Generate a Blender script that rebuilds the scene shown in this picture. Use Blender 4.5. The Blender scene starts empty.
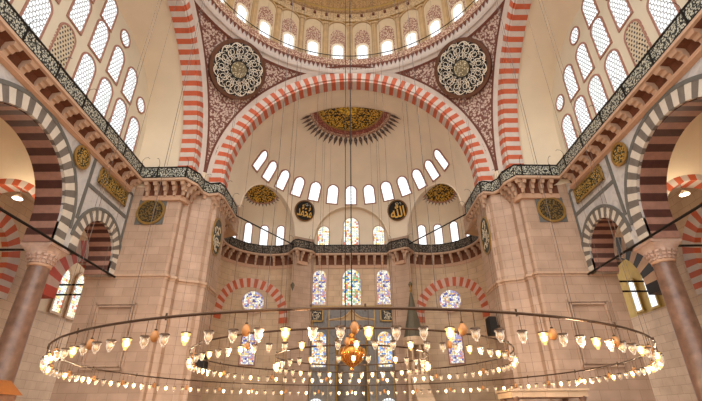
import bpy, math, random
from math import sin, cos, pi, radians, sqrt, atan2, acos, asin
from mathutils import Vector, Matrix
random.seed(7)
SC = bpy.context.scene
COL = SC.collection

# ------------------------------------------------------------------ helpers
def lin(c):
    return tuple((v/12.92 if v <= .04045 else ((v+.055)/1.055)**2.4) for v in [x/255 for x in c])

class MB:
    """collects vertices and faces; build() links them as one mesh object"""
    def __init__(s): s.v=[]; s.f=[]; s.m=[]
    def add(s, vs, fs, mi=0):
        b=len(s.v); s.v += [tuple(v) for v in vs]
        for f in fs: s.f.append([b+i for i in f]); s.m.append(mi)
    def quad(s,a,b,c,d,mi=0): s.add([a,b,c,d],[(0,1,2,3)],mi)
    def box(s, c, d, mi=0, rz=0):
        x,y,z=[k/2 for k in d]; vs=[]
        for sz in(-z,z):
            for sx,sy in((-x,-y),(x,-y),(x,y),(-x,y)):
                vs.append((c[0]+sx*cos(rz)-sy*sin(rz), c[1]+sx*sin(rz)+sy*cos(rz), c[2]+sz))
        s.add(vs,[(3,2,1,0),(4,5,6,7),(0,1,5,4),(1,2,6,5),(2,3,7,6),(3,0,4,7)],mi)
    def hexa(s, p, mi=0):      # eight corners: bottom ring, top ring
        s.add(p,[(3,2,1,0),(4,5,6,7),(0,1,5,4),(1,2,6,5),(2,3,7,6),(3,0,4,7)],mi)
    def prism(s, poly, z0, z1, mi=0, f=None):
        n=len(poly); f=f or (lambda p,z:(p[0],p[1],z))
        vs=[f(p,z0) for p in poly]+[f(p,z1) for p in poly]
        fs=[tuple(reversed(range(n))),tuple(range(n,2*n))]+[(i,(i+1)%n,n+(i+1)%n,n+i) for i in range(n)]
        s.add(vs,fs,mi)
    def lathe(s, prof, n=16, c=(0,0,0), mi=0, a0=0, a1=2*pi):
        full=abs(a1-a0-2*pi)<1e-6; k=n if full else n+1
        vs=[]
        for r,z in prof:
            for i in range(k):
                a=a0+(a1-a0)*i/n; vs.append((c[0]+r*cos(a),c[1]+r*sin(a),c[2]+z))
        fs=[]
        for j in range(len(prof)-1):
            for i in range(n):
                i2=(i+1)%k if full else i+1
                fs.append((j*k+i,j*k+i2,(j+1)*k+i2,(j+1)*k+i))
        s.add(vs,fs,mi)
    def tube(s, pts, r, n=6, mi=0, closed=False):
        pts=[Vector(p) for p in pts]; m=len(pts); vs=[]
        for i,p in enumerate(pts):
            if closed: t=(pts[(i+1)%m]-pts[i-1])
            else: t=pts[min(i+1,m-1)]-pts[max(i-1,0)]
            t.normalize(); up=Vector((0,0,1)) if abs(t.z)<.95 else Vector((1,0,0))
            a=t.cross(up).normalized(); b=a.cross(t)
            for k in range(n):
                q=2*pi*k/n; vs.append(p+r*(cos(q)*a+sin(q)*b))
        fs=[]
        for i in range(m if closed else m-1):
            j=(i+1)%m
            for k in range(n): fs.append((i*n+k,i*n+(k+1)%n,j*n+(k+1)%n,j*n+k))
        if not closed: fs += [tuple(reversed(range(n))),tuple(range((m-1)*n,m*n))]
        s.add(vs,fs,mi)
    def grid(s, rows, mi=0):
        n=len(rows[0]); vs=[p for r in rows for p in r]; fs=[]
        for j in range(len(rows)-1):
            for i in range(n-1): fs.append((j*n+i,j*n+i+1,(j+1)*n+i+1,(j+1)*n+i))
        s.add(vs,fs,mi)
    def build(s, name, mats, parent=None, smooth=False):
        me=bpy.data.meshes.new(name); me.from_pydata(s.v,[],s.f)
        if not isinstance(mats,(list,tuple)): mats=[mats]
        for m in mats: me.materials.append(m)
        me.polygons.foreach_set('material_index',s.m)
        if smooth: me.polygons.foreach_set('use_smooth',[True]*len(s.f))
        me.update()
        return link(name,me,parent)

def link(name, me, parent=None):
    o=bpy.data.objects.new(name,me); COL.objects.link(o)
    if parent: o.parent=parent
    return o
def empty(name, loc=(0,0,0)):
    o=bpy.data.objects.new(name,None); o.empty_display_size=.2; o.location=loc; COL.objects.link(o); return o
def tag(o, label, cat, group=None, kind=None):
    o['label']=label; o['category']=cat
    if group: o['group']=group
    if kind: o['kind']=kind
    return o
def struct(o, label, cat='building'): return tag(o,label,cat,None,'structure')
def place(o, loc, nrm=None, yaw=None):
    """put o at loc with its local -Y along nrm (the way it faces) and local Z as upright as it can be"""
    if nrm is not None:
        y=-Vector(nrm).normalized(); z=Vector((0,0,1)); z=(z-y*z.dot(y)).normalized(); x=y.cross(z)
        M=Matrix((x,y,z)).transposed().to_4x4(); M.translation=Vector(loc); o.matrix_world=M
    else:
        o.location=loc
        if yaw is not None: o.rotation_euler=(0,0,yaw)
    return o
ONES=['','first','second','third','fourth','fifth','sixth','seventh','eighth','ninth','tenth','eleventh','twelfth','thirteenth','fourteenth','fifteenth','sixteenth','seventeenth','eighteenth','nineteenth']
TENS=['','','twenty','thirty','forty','fifty','sixty','seventy','eighty','ninety']
TORD=['','','twentieth','thirtieth','fortieth','fiftieth','sixtieth','seventieth','eightieth','ninetieth']
def nth(n):
    if n<20: return ONES[n]
    return TORD[n//10] if n%10==0 else TENS[n//10]+'-'+ONES[n%10]
LR={-1:'left',1:'right'}

# ------------------------------------------------------------------ materials
class NT:
    def __init__(s,name):
        s.mat=bpy.data.materials.new(name); s.mat.use_nodes=True; s.t=s.mat.node_tree; s.t.nodes.clear()
        s.out=s.n('ShaderNodeOutputMaterial')
    def n(s,t,**kw):
        x=s.t.nodes.new(t)
        for k,v in kw.items():
            if k in x.inputs and not hasattr(x,k): x.inputs[k].default_value=v
            else: setattr(x,k,v)
        return x
    def l(s,a,b): s.t.links.new(a,b)
def math_(N,op,a,b=None):
    m=N.n('ShaderNodeMath',operation=op)
    for i,v in enumerate((a,b)):
        if v is None: continue
        if isinstance(v,(int,float)): m.inputs[i].default_value=v
        else: N.l(v,m.inputs[i])
    return m.outputs[0]
def mixc(N,f,a,b):
    m=N.n('ShaderNodeMix',data_type='RGBA')
    if isinstance(f,(int,float)): m.inputs[0].default_value=f
    else: N.l(f,m.inputs[0])
    for s,v in((6,a),(7,b)):
        if isinstance(v,tuple): m.inputs[s].default_value=(*v[:3],1)
        else: N.l(v,m.inputs[s])
    return m.outputs[2]
def finish(N,col,rough=.6,metal=0,bump=None,bs=.3,spec=.3,emis=None,es=0):
    p=N.n('ShaderNodeBsdfPrincipled')
    if isinstance(col,tuple): p.inputs['Base Color'].default_value=(*col,1)
    else: N.l(col,p.inputs['Base Color'])
    p.inputs['Roughness'].default_value=rough; p.inputs['Metallic'].default_value=metal
    p.inputs['Specular IOR Level'].default_value=spec
    if bump is not None:
        b=N.n('ShaderNodeBump'); b.inputs['Strength'].default_value=bs; b.inputs['Distance'].default_value=.05
        N.l(bump,b.inputs['Height']); N.l(b.outputs[0],p.inputs['Normal'])
    N.l(p.outputs[0],N.out.inputs[0]); return N.mat
def noise(N,scale,vec=None,detail=4,dist=0):
    x=N.n('ShaderNodeTexNoise'); x.inputs['Scale'].default_value=scale; x.inputs['Detail'].default_value=detail; x.inputs['Distortion'].default_value=dist
    if vec is not None: N.l(vec,x.inputs['Vector'])
    return x.outputs['Fac']
def pos(N): return N.n('ShaderNodeNewGeometry').outputs['Position']
def objc(N): return N.n('ShaderNodeTexCoord').outputs['Object']
def ramp(N,f,stops,interp='LINEAR'):
    r=N.n('ShaderNodeValToRGB'); r.color_ramp.interpolation=interp
    e=r.color_ramp.elements
    while len(e)<len(stops): e.new(.5)
    for k,(p,c) in zip(e,stops): k.position=p; k.color=(*c[:3],1)
    N.l(f,r.inputs[0]); return r.outputs[0]
def plain(name,c,rough=.6,metal=0,var=.12,scale=1.5,spec=.3):
    N=NT(name); c=lin(c); f=noise(N,scale,pos(N))
    col=ramp(N,f,[(.3,tuple(v*(1-var) for v in c)),(.7,tuple(min(1,v*(1+var)) for v in c))])
    return finish(N,col,rough,metal,spec=spec)
def wallvec(N):
    sp=N.n('ShaderNodeSeparateXYZ'); N.l(pos(N),sp.inputs[0])
    cb=N.n('ShaderNodeCombineXYZ'); N.l(math_(N,'ADD',sp.outputs[0],sp.outputs[1]),cb.inputs[0]); N.l(sp.outputs[2],cb.inputs[1])
    return cb.outputs[0]
def ashlar(name,c1,c2,mortar,bw=1.3,bh=.62,ms=.012,rough=.55):
    N=NT(name); v=wallvec(N); b=N.n('ShaderNodeTexBrick'); N.l(v,b.inputs['Vector'])
    b.inputs['Color1'].default_value=(*lin(c1),1); b.inputs['Color2'].default_value=(*lin(c2),1); b.inputs['Mortar'].default_value=(*lin(mortar),1)
    b.inputs['Scale'].default_value=1; b.inputs['Mortar Size'].default_value=ms; b.inputs['Brick Width'].default_value=bw; b.inputs['Row Height'].default_value=bh
    b.inputs['Mortar Smooth'].default_value=.3
    f=noise(N,.9,pos(N),5); g=ramp(N,f,[(.3,(.86,.84,.82)),(.7,(1.08,1.06,1.05))])
    m=N.n('ShaderNodeMix',data_type='RGBA',blend_type='MULTIPLY'); m.inputs[0].default_value=1
    N.l(b.outputs['Color'],m.inputs[6]); N.l(g,m.inputs[7])
    return finish(N,m.outputs[2],rough)
def emit(name,c,s,grad=None):
    N=NT(name); e=N.n('ShaderNodeEmission'); e.inputs[1].default_value=s
    if isinstance(c,tuple): e.inputs[0].default_value=(*c,1)
    N.l(e.outputs[0],N.out.inputs[0]); return N.mat

M={}
M['plaster']=plain('cream plaster',(216,198,170),.75,0,.05,.5)
M['plaster_warm']=plain('warm cream plaster',(226,210,186),.75,0,.05,.5)
M['tymp']=plain('pale grey cream plaster',(210,198,174),.75,0,.04,.6)
M['stone']=ashlar('pinkish ashlar',(182,154,132),(170,142,120),(140,112,93))
M['stone_dim']=ashlar('beige ashlar',(204,176,144),(192,163,132),(152,123,98))
M['red']=plain('red voussoir',(188,92,60),.6,0,.1,2)
M['white']=plain('whitish voussoir',(198,184,172),.6,0,.06,2)
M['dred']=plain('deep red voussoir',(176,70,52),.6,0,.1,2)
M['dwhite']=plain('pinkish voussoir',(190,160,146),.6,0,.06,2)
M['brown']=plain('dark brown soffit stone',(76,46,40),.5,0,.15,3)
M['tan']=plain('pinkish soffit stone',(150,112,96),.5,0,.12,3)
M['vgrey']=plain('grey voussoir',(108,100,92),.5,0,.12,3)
M['vwhite']=plain('white marble voussoir',(198,188,172),.5,0,.06,3)
M['greyband']=plain('grey marble band',(100,98,92),.4,0,.12,3)
M['black']=plain('black paint',(26,24,22),.5)
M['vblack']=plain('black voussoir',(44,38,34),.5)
M['iron']=plain('dark iron',(38,34,30),.5,.6)
M['bronze']=plain('brown bronze rim',(74,54,38),.45,.7)
M['gold']=plain('gold leaf',(156,122,64),.4,.5,.15,6)
M['brass']=plain('polished brass',(190,122,54),.25,.85,.08,4)
M['egg']=plain('ochre egg shell',(160,106,56),.35,0,.12,9)
M['wood']=plain('dark brown wood',(92,54,30),.5,0,.25,5)
M['owood']=plain('orange varnished wood',(130,76,32),.4,0,.1,5)
M['lead']=plain('green grey lead',(92,84,66),.6,0,.1,3)
M['frame']=plain('brownish red painted border',(160,116,100),.7,0,.1,8)
M['framec']=plain('cream stucco border',(226,210,180),.7,0,.05,4)
M['ornbrown']=plain('painted maroon border',(104,58,44),.7,0,.15,6)
M['goldpaint']=plain('golden ochre paint',(178,146,104),.6,0,.14,2)
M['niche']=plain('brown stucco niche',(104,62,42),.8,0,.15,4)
M['corb']=plain('pale pink stone bracket',(186,154,128),.6,0,.08,4)
M['mould']=plain('peach stone moulding',(188,150,122),.6,0,.05,4)
M['speaker']=plain('charcoal plastic',(34,32,30),.5)
M['cable']=plain('steel cable',(84,70,58),.5,.0)
M['wbright']=emit('bright daylight',(.95,.98,1.0),1.0)
M['wsun']=emit('strong daylight',(.96,.98,1.0),1.3)
M['wwarm']=emit('daylight through thin glass',(1,.98,.94),.95)
M['bulb']=emit('lit filament bulb',(1,.80,.5),60)
M['bulb_off']=plain('clear unlit bulb',(230,200,160),.15)
def marble():
    N=NT('veined pale marble'); v=pos(N); f=noise(N,.8,v,8,1.6)
    col=ramp(N,f,[(.3,lin((160,154,150))),(.5,lin((190,184,178))),(.75,lin((170,166,166)))])
    return finish(N,col,.35,spec=.4)
M['marble']=marble()
def gmarble():
    N=NT('grey blue marble revetment'); f=noise(N,1.2,pos(N),8,2)
    col=ramp(N,f,[(.3,lin((84,76,68))),(.5,lin((112,102,92))),(.75,lin((96,90,84)))])
    return finish(N,col,.3,spec=.4)
M['gmarble']=gmarble()
def granite(): 
    N=NT('brown granite'); f=noise(N,2.2,pos(N),8); col=ramp(N,f,[(.3,lin((98,72,58))),(.7,lin((136,104,86)))])
    return finish(N,col,.28,spec=.5)
M['granite']=granite()
def carpet():
    N=NT('red carpet'); b=N.n('ShaderNodeTexBrick'); N.l(pos(N),b.inputs['Vector'])
    b.inputs['Color1'].default_value=(*lin((100,66,52)),1); b.inputs['Color2'].default_value=(*lin((92,60,48)),1); b.inputs['Mortar'].default_value=(*lin((186,140,92)),1)
    b.inputs['Scale'].default_value=1; b.inputs['Brick Width'].default_value=.7; b.inputs['Row Height'].default_value=1.25; b.inputs['Mortar Size'].default_value=.03
    return finish(N,b.outputs[0],.9)
M['carpet']=carpet()
def lace(name,a,b,scale,thr=.5):
    """small floral scrollwork in two paints"""
    N=NT(name); v=pos(N); f=noise(N,scale,v,2,1.5); vo=N.n('ShaderNodeTexVoronoi'); N.l(v,vo.inputs['Vector']); vo.inputs['Scale'].default_value=scale*.8
    k=math_(N,'ADD',math_(N,'MULTIPLY',f,.6),math_(N,'MULTIPLY',vo.outputs['Distance'],.55))
    col=ramp(N,k,[(thr-.05,lin(a)),(thr+.05,lin(b))]); return finish(N,col,.7)
M['goldscript']=lace('gold flourishes on black ground',(206,162,60),(30,26,14),6.5,.57)
M['goldscript_dark']=lace('old gold flourishes on dark ground',(112,86,38),(46,38,22),9,.56)
M['goldscript_fine']=lace('fine gold flourishes on green black',(176,140,66),(36,36,24),11,.55)
M['pend']=lace('maroon scrollwork on cream',(200,178,162),(116,74,64),6.5,.565)
M['domeorn']=lace('brown scrollwork on ochre',(204,176,134),(150,108,76),5,.62)
M['lacebr']=lace('brown lacework on cream',(206,180,152),(140,96,80),9,.55)
M['rail']=lace('pierced balustrade pattern',(186,184,166),(34,36,34),10.5,.555)
M['rail_iron']=lace('pierced iron balustrade',(136,124,108),(58,52,46),9,.52)
def crown():
    N=NT('golden painted dome bands'); sp=N.n('ShaderNodeSeparateXYZ'); N.l(pos(N),sp.inputs[0])
    z=math_(N,'DIVIDE',math_(N,'SUBTRACT',sp.outputs[2],37),12)
    c=ramp(N,z,[(0,lin((190,164,124))),(.14,lin((190,164,124))),(.15,lin((150,112,68))),(.17,lin((200,176,138))),(.30,lin((192,162,120))),(.31,lin((130,96,58))),(.34,lin((170,134,84))),(.6,lin((160,122,72)))])
    f=noise(N,3.5,pos(N),3,2); g=ramp(N,f,[(.42,(.62,.56,.5)),(.55,(1.05,1.02,1))])
    m=N.n('ShaderNodeMix',data_type='RGBA',blend_type='MULTIPLY'); m.inputs[0].default_value=1; N.l(c,m.inputs[6]); N.l(g,m.inputs[7])
    return finish(N,m.outputs[2],.6)
M['crown']=crown()
def stained(name,cols,scale,strength):
    N=NT(name); vo=N.n('ShaderNodeTexVoronoi'); N.l(objc(N),vo.inputs['Vector']); vo.inputs['Scale'].default_value=scale; vo.inputs['Randomness'].default_value=.35
    sp=N.n('ShaderNodeSeparateXYZ'); N.l(vo.outputs['Color'],sp.inputs[0])
    k=len(cols); c=ramp(N,sp.outputs[0],[(i/k,lin(q)) for i,q in enumerate(cols)],'CONSTANT')
    ve=N.n('ShaderNodeTexVoronoi',feature='DISTANCE_TO_EDGE'); N.l(objc(N),ve.inputs['Vector']); ve.inputs['Scale'].default_value=scale; ve.inputs['Randomness'].default_value=.35
    e=math_(N,'GREATER_THAN',ve.outputs['Distance'],.045)
    col=mixc(N,e,(.02,.015,.02),c); em=N.n('ShaderNodeEmission'); N.l(col,em.inputs[0]); em.inputs[1].default_value=strength
    N.l(em.outputs[0],N.out.inputs[0]); return N.mat
W_=(255,250,235)
M['stain_a']=stained('blue and white stained glass',[W_,(170,165,205),(236,206,140),(240,225,190),(100,96,160),(216,150,140),(190,186,214),W_],5.6,.85)
M['stain_b']=stained('green and gold stained glass',[W_,(150,195,140),(240,215,120),W_,(80,120,190),(220,130,110),(180,215,200),W_],5.2,.85)
M['stain_c']=stained('pale yellow and white stained glass',[W_,W_,(240,215,140),(200,215,225),W_,(215,130,110),W_,(240,235,190)],4.5,1.0)
M['stain_d']=stained('orange and blue stained glass',[(245,190,110),W_,(110,150,220),(245,225,170),(230,160,110),(150,180,225),W_,(245,205,130)],6.0,.95)
def glass():
    N=NT('clear lamp glass'); tr=N.n('ShaderNodeBsdfTransparent'); tr.inputs[0].default_value=(.97,.95,.9,1)
    gl=N.n('ShaderNodeBsdfGlossy'); gl.inputs['Roughness'].default_value=.08
    tl=N.n('ShaderNodeBsdfTranslucent'); tl.inputs[0].default_value=(1,.93,.8,1)
    df=N.n('ShaderNodeBsdfDiffuse'); df.inputs[0].default_value=(.97,.95,.9,1)
    a1=N.n('ShaderNodeMixShader'); a1.inputs[0].default_value=.5; N.l(tl.outputs[0],a1.inputs[1]); N.l(df.outputs[0],a1.inputs[2])
    lw=N.n('ShaderNodeLayerWeight'); lw.inputs[0].default_value=.58
    a2=N.n('ShaderNodeMixShader'); N.l(lw.outputs['Facing'],a2.inputs[0]); N.l(tr.outputs[0],a2.inputs[1]); N.l(a1.outputs[0],a2.inputs[2])
    a3=N.n('ShaderNodeMixShader'); a3.inputs[0].default_value=.12; N.l(a2.outputs[0],a3.inputs[1]); N.l(gl.outputs[0],a3.inputs[2])
    N.l(a3.outputs[0],N.out.inputs[0]); return N.mat
M['glass']=glass()
def glass_lit():
    N=NT('frosted lamp glass around a lit bulb'); tr=N.n('ShaderNodeBsdfTransparent'); em=N.n('ShaderNodeEmission')
    em.inputs[0].default_value=(1,.56,.17,1); em.inputs[1].default_value=1.5
    a=N.n('ShaderNodeMixShader'); a.inputs[0].default_value=.6; N.l(tr.outputs[0],a.inputs[1]); N.l(em.outputs[0],a.inputs[2])
    N.l(a.outputs[0],N.out.inputs[0]); return N.mat
M['glass_lit']=glass_lit()

M['yellow']=plain('plaster tinted by yellow light',(190,164,92),.7)  # yellowish light on the right aisle wall, put into the plaster colour
M['dark_pane']=plain('dark unlit pane',(70,56,50),.5)
M['plaster_fr']=plain('cream plaster border',(190,160,140),.7)
M['ornrim']=plain('brown painted rim',(96,60,40),.6,0,.15,5)
M['black_green']=plain('black green field',(44,48,40),.5)
M['red_orn']=lace('red and brown painted band',(176,110,90),(120,66,54),7,.5)
M['leaf']=lace('grey brown painted leaf',(150,128,116),(70,54,50),9,.5)
M['goldheart']=lace('bright gold flourishes',(228,188,70),(120,88,24),5,.6)
M['bronze_gold']=plain('dull gold rim',(120,84,44),.4,.3)
M['capital']=plain('pinkish carved marble',(190,160,142),.5,0,.1,3)
M['lace_grey']=plain('grey window lattice',(168,168,164),.7)
M['scriptwhite']=plain('whitish calligraphy',(226,216,196),.6)
M['boss']=lace('cream and olive flourishes',(206,194,160),(122,108,80),7,.5)
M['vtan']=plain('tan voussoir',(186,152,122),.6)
M['plaster_yel']=plain('reveal tinted by yellow light',(180,152,84),.7)  # same yellowish light, put into the colour of the window surrounds
M['ochreplaster']=plain('pale ochre plaster',(196,172,138),.7,0,.05,2)
M['goldtext']=plain('gilded lettering',(226,180,92),.4,.2,.1,6)
M['white_pink']=plain('pinkish stone voussoir',(206,172,154),.6)
M['lampface']=emit('white lamp face',(1,.97,.92),6)

# ------------------------------------------------------------------ camera, light
cam=bpy.data.cameras.new('camera'); cam.sensor_width=36; cam.lens=420/702*36; cam.clip_end=300
co=bpy.data.objects.new('camera',cam); COL.objects.link(co)
co.location=(0,-18.3,1.6); co.rotation_euler=(Matrix.Rotation(radians(90+27.4),3,'X') @ Matrix.Rotation(radians(-.35),3,'Z')).to_euler(); SC.camera=co
SC.view_settings.view_transform='Standard'; SC.view_settings.look='None'; SC.view_settings.gamma=1
SC.view_settings.use_curve_mapping=False; SC.view_settings.exposure=0.6
w=bpy.data.worlds.new('hall light'); SC.world=w; w.use_nodes=True
bg=w.node_tree.nodes['Background']; bg.inputs[1].default_value=3.0
wt=w.node_tree; tc=wt.nodes.new('ShaderNodeTexCoord'); sx=wt.nodes.new('ShaderNodeSeparateXYZ'); wt.links.new(tc.outputs['Generated'],sx.inputs[0])
wr=wt.nodes.new('ShaderNodeValToRGB'); wr.color_ramp.elements[0].position=.0; wr.color_ramp.elements[0].color=(.36,.355,.345,1); wr.color_ramp.elements[1].position=.7; wr.color_ramp.elements[1].color=(1,.985,.97,1)
wt.links.new(sx.outputs[2],wr.inputs[0]); wt.links.new(wr.outputs[0],bg.inputs[0])

# ------------------------------------------------------------------ generic builders
def arch_pts(cx,cz,r,n,a0=0,a1=pi): return [(cx-r*cos(a0+(a1-a0)*i/n),cz+r*sin(a0+(a1-a0)*i/n)) for i in range(n+1)]
def mapX(s,X):      # u along +Y, v up, w away from the nave
    return lambda u,v,w:(s*(X+w),u,v)
def mapY(Y): return lambda u,v,w:(u,Y+w,v)
def voussoirs(mb,f,cu,cv,r0,r1,w0,w1,n,mi=(0,1),leg=0,leg_n=0):
    """ring of wedge stones from left springing to right springing, legs going straight down"""
    k=0
    st=[]
    for i in range(leg_n): st.append(('L',i))
    for i in range(n): st.append(('A',i))
    for i in range(leg_n): st.append(('R',i))
    for kind,i in st:
        if kind=='A':
            a=pi*i/n; b=pi*(i+1)/n
            q=[(cu-r0*cos(a),cv+r0*sin(a)),(cu-r1*cos(a),cv+r1*sin(a)),(cu-r1*cos(b),cv+r1*sin(b)),(cu-r0*cos(b),cv+r0*sin(b))]
        else:
            s=-1 if kind=='L' else 1
            j=i if kind=='L' else leg_n-1-i
            z0=cv-leg+leg*j/leg_n; z1=z0+leg/leg_n
            q=[(cu+s*r0,z0),(cu+s*r1,z0),(cu+s*r1,z1),(cu+s*r0,z1)]
        mb.hexa([f(u,v,w0) for u,v in q]+[f(u,v,w1) for u,v in q],mi[k%2]); k+=1
def wall_with_openings(mb,f,u0,u1,zb,zt,ops,w0,w1,mi=0,du=.25):
    """flat wall from zb to zt; ops: (centre, spring height, radius, foot height) arched openings"""
    us=set([u0,u1]); 
    k=u0
    while k<u1: us.add(k); k+=du
    for c,cv,r,fz in ops:
        for i in range(25): us.add(c-r*cos(pi*i/24))
    us=sorted(u for u in us if u0<=u<=u1)
    def low(u,side):
        for c,cv,r,fz in ops:
            if c-r-1e-6<=u<=c+r+1e-6:
                if abs(u-(c-r))<1e-6 and side<0: continue
                if abs(u-(c+r))<1e-6 and side>0: continue
                return cv+sqrt(max(0,r*r-(u-c)**2))
        return zb
    for a,b in zip(us,us[1:]):
        if b-a<1e-5: continue
        za,zc=low(a,1),low(b,-1)
        mb.quad(f(a,za,w0),f(b,zc,w0),f(b,zt,w0),f(a,zt,w0),mi)
        mb.quad(f(a,za,w1),f(a,zt,w1),f(b,zt,w1),f(b,zc,w1),mi)
        mb.quad(f(a,za,w0),f(a,za,w1),f(b,zc,w1),f(b,zc,w0),mi)
    mb.quad(f(u0,zt,w0),f(u1,zt,w0),f(u1,zt,w1),f(u0,zt,w1),mi)
    for u in (u0,u1): mb.quad(f(u,zb,w0),f(u,zb,w1),f(u,zt,w1),f(u,zt,w0),mi)
    for c,cv,r,fz in ops:      # jambs below the springing
        for s in(-1,1): mb.quad(f(c+s*r,zb,w0),f(c+s*r,zb,w1),f(c+s*r,cv,w1),f(c+s*r,cv,w0),mi)
def strip(mb,f,pts,wd,w0,w1,mi=0):
    """flat band of width wd along a polyline in wall coordinates"""
    for (a,b),(c,d) in zip(pts,pts[1:]):
        L=sqrt((c-a)**2+(d-b)**2); nx,nz=-(d-b)/L*wd/2,(c-a)/L*wd/2
        q=[(a+nx,b+nz),(a-nx,b-nz),(c-nx,d-nz),(c+nx,d+nz)]
        mb.hexa([f(u,v,w0) for u,v in q]+[f(u,v,w1) for u,v in q],mi)
def strokes(mb,inside,cw,ch,n,rng,rmin=.12,rmax=.4,wd=.05,y0=-.03,y1=0,mi=0):
    """curved pen strokes, tapered at both ends, in the local x-z plane"""
    for _ in range(n):
        for _t in range(40):
            cx,cz=rng.uniform(-cw,cw),rng.uniform(-ch,ch); r=rng.uniform(rmin,rmax); a0=rng.uniform(0,2*pi); sw=rng.uniform(1.6,4.2)*rng.choice((-1,1))
            P=[(cx+r*cos(a0+sw*i/9),cz+r*.8*sin(a0+sw*i/9)) for i in range(10)]
            if all(inside(*p) for p in P): break
        else: continue
        ribbon(mb,P,wd,y0,mi)
def ribbon(mb,P,wd,y,mi=0,flat=.35):
    n=len(P); A=[];B=[]
    for i,(a,b) in enumerate(P):
        p=P[max(i-1,0)]; q=P[min(i+1,n-1)]; L=sqrt((q[0]-p[0])**2+(q[1]-p[1])**2) or 1
        t=wd/2*(flat+(1-flat)*sin(pi*i/(n-1))); nx,nz=-(q[1]-p[1])/L*t,(q[0]-p[0])/L*t
        A.append((a+nx,y,b+nz)); B.append((a-nx,y,b-nz))
    A2=[(x,y+.03,z) for x,_,z in A]; B2=[(x,y+.03,z) for x,_,z in B]
    mb.grid([A2,A,B,B2],mi)
def disc(mb,r,y0,y1,n=40,mi=0,rz=None):
    rz=rz or r
    mb.prism([(r*cos(2*pi*i/n),rz*sin(2*pi*i/n)) for i in range(n)],y0,y1,mi,lambda p,y:(p[0],y,p[1]))
def ring2(mb,r0,r1,y0,y1,n=40,mi=0):
    for i in range(n):
        a,b=2*pi*i/n,2*pi*(i+1)/n
        q=[(r0*cos(a),r0*sin(a)),(r1*cos(a),r1*sin(a)),(r1*cos(b),r1*sin(b)),(r0*cos(b),r0*sin(b))]
        mb.hexa([(u,y0,v) for u,v in q]+[(u,y1,v) for u,v in q],mi)
def text_mesh(body,size,name,mat,parent,y=-.05,zs=1):
    c=bpy.data.curves.new(name,'FONT'); c.body=body; c.size=size; c.align_x='CENTER'; c.align_y='CENTER'; c.extrude=.02; c.offset=.012*size
    t=bpy.data.objects.new(name,c); COL.objects.link(t)
    bpy.context.view_layer.update()
    me=bpy.data.meshes.new_from_object(t.evaluated_get(bpy.context.evaluated_depsgraph_get())); bpy.data.objects.remove(t)
    xs=[v.co.x for v in me.vertices]; ys=[v.co.y for v in me.vertices]; mx=(min(xs)+max(xs))/2; my=(min(ys)+max(ys))/2
    k=size/max(max(xs)-min(xs),max(ys)-min(ys))
    for v in me.vertices: v.co=((v.co.x-mx)*k,y-v.co.z,(v.co.y-my)*k*zs)
    me.materials.clear(); me.materials.append(mat); me.name=name
    return link(name,me,parent)

# ------------------------------------------------------------------ windows
def outline(kind,w,h,n=14):
    """closed outline in local x-z, centred on the window's middle"""
    if kind=='circle': return [(w/2*cos(2*pi*i/28),w/2*sin(2*pi*i/28)) for i in range(28)]
    r=w/2; p=[(-r,-h/2),(r,-h/2)]
    if kind=='pointed':
        k=1.35*r; top=h/2; zc=top-sqrt((r*1.6)**2-(r*.6)**2)
        R=1.6*r; a1=acos(.6*r/R)
        p+=[(-.6*r+R*cos(a1*i/n),zc+R*sin(a1*i/n)) for i in range(n+1)]
        p+=[(.6*r-R*cos(a1*(n-i)/n),zc+R*sin(a1*(n-i)/n)) for i in range(1,n+1)]
        return p
    return p+[(r*cos(pi*i/n),h/2-r+r*sin(pi*i/n)) for i in range(n+1)]
def in_poly(x,z,P):
    c=False
    for (a,b),(d,e) in zip(P,P[1:]+P[:1]):
        if (b>z)!=(e>z) and x<(d-a)*(z-b)/(e-b)+a: c=not c
    return c
WCACHE={}
def window_meshes(kind,w,h,pane,fr,fw,depth,lattice):
    key=(kind,round(w,3),round(h,3),pane,fr,fw,depth,lattice)
    if key in WCACHE: return WCACHE[key]
    P=outline(kind,w,h); sx=(w+2*fw)/w; sz=(h+2*fw)/h; n=len(P); Q=[(x*sx,z*sz) for x,z in P]
    f=MB()
    for i in range(n):
        j=(i+1)%n; q=[P[i],Q[i],Q[j],P[j]]
        f.hexa([(x,-depth,z) for x,z in q]+[(x,0,z) for x,z in q])
    p=MB(); p.add([(x,-.015,z) for x,z in P],[tuple(range(n))])
    g=None
    if lattice:
        g=MB(); s,t,gm=lattice; a=s/sqrt(3); rows=int(h/(1.5*a))+3; cols=int(w/s)+3; seen=set()
        for j in range(-rows,rows+1):
            for i in range(-cols,cols+1):
                cx=s*i+(s/2 if j%2 else 0); cz=1.5*a*j
                V=[(cx+a*sin(pi/3*k),cz+a*cos(pi/3*k)) for k in range(6)]
                for k in range(6):
                    A,B=V[k],V[(k+1)%6]; m=(round(A[0]+B[0],3),round(A[1]+B[1],3))
                    if m in seen or not(in_poly(*A,P) or in_poly(*B,P)): continue
                    seen.add(m)
                    L=a; nx,nz=-(B[1]-A[1])/L*t/2,(B[0]-A[0])/L*t/2; ex,ez=(B[0]-A[0])*.1,(B[1]-A[1])*.1
                    A=(A[0]-ex,A[1]-ez); B=(B[0]+ex,B[1]+ez)
                    q=[(A[0]+nx,A[1]+nz),(A[0]-nx,A[1]-nz),(B[0]-nx,B[1]-nz),(B[0]+nx,B[1]+nz)]
                    g.add([(x,-.05,z) for x,z in q],[(0,1,2,3)])
        gm_=gm
    r=[]
    for nm,mb,mt in(('frame',f,fr),('pane',p,pane),('lattice',g,lattice[2] if lattice else None)):
        if mb is None: continue
        me=bpy.data.meshes.new('window_'+nm); me.from_pydata(mb.v,[],mb.f); me.materials.append(M[mt]); me.update(); r.append((nm,me))
    WCACHE[key]=r; return r
WN=[0]
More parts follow.
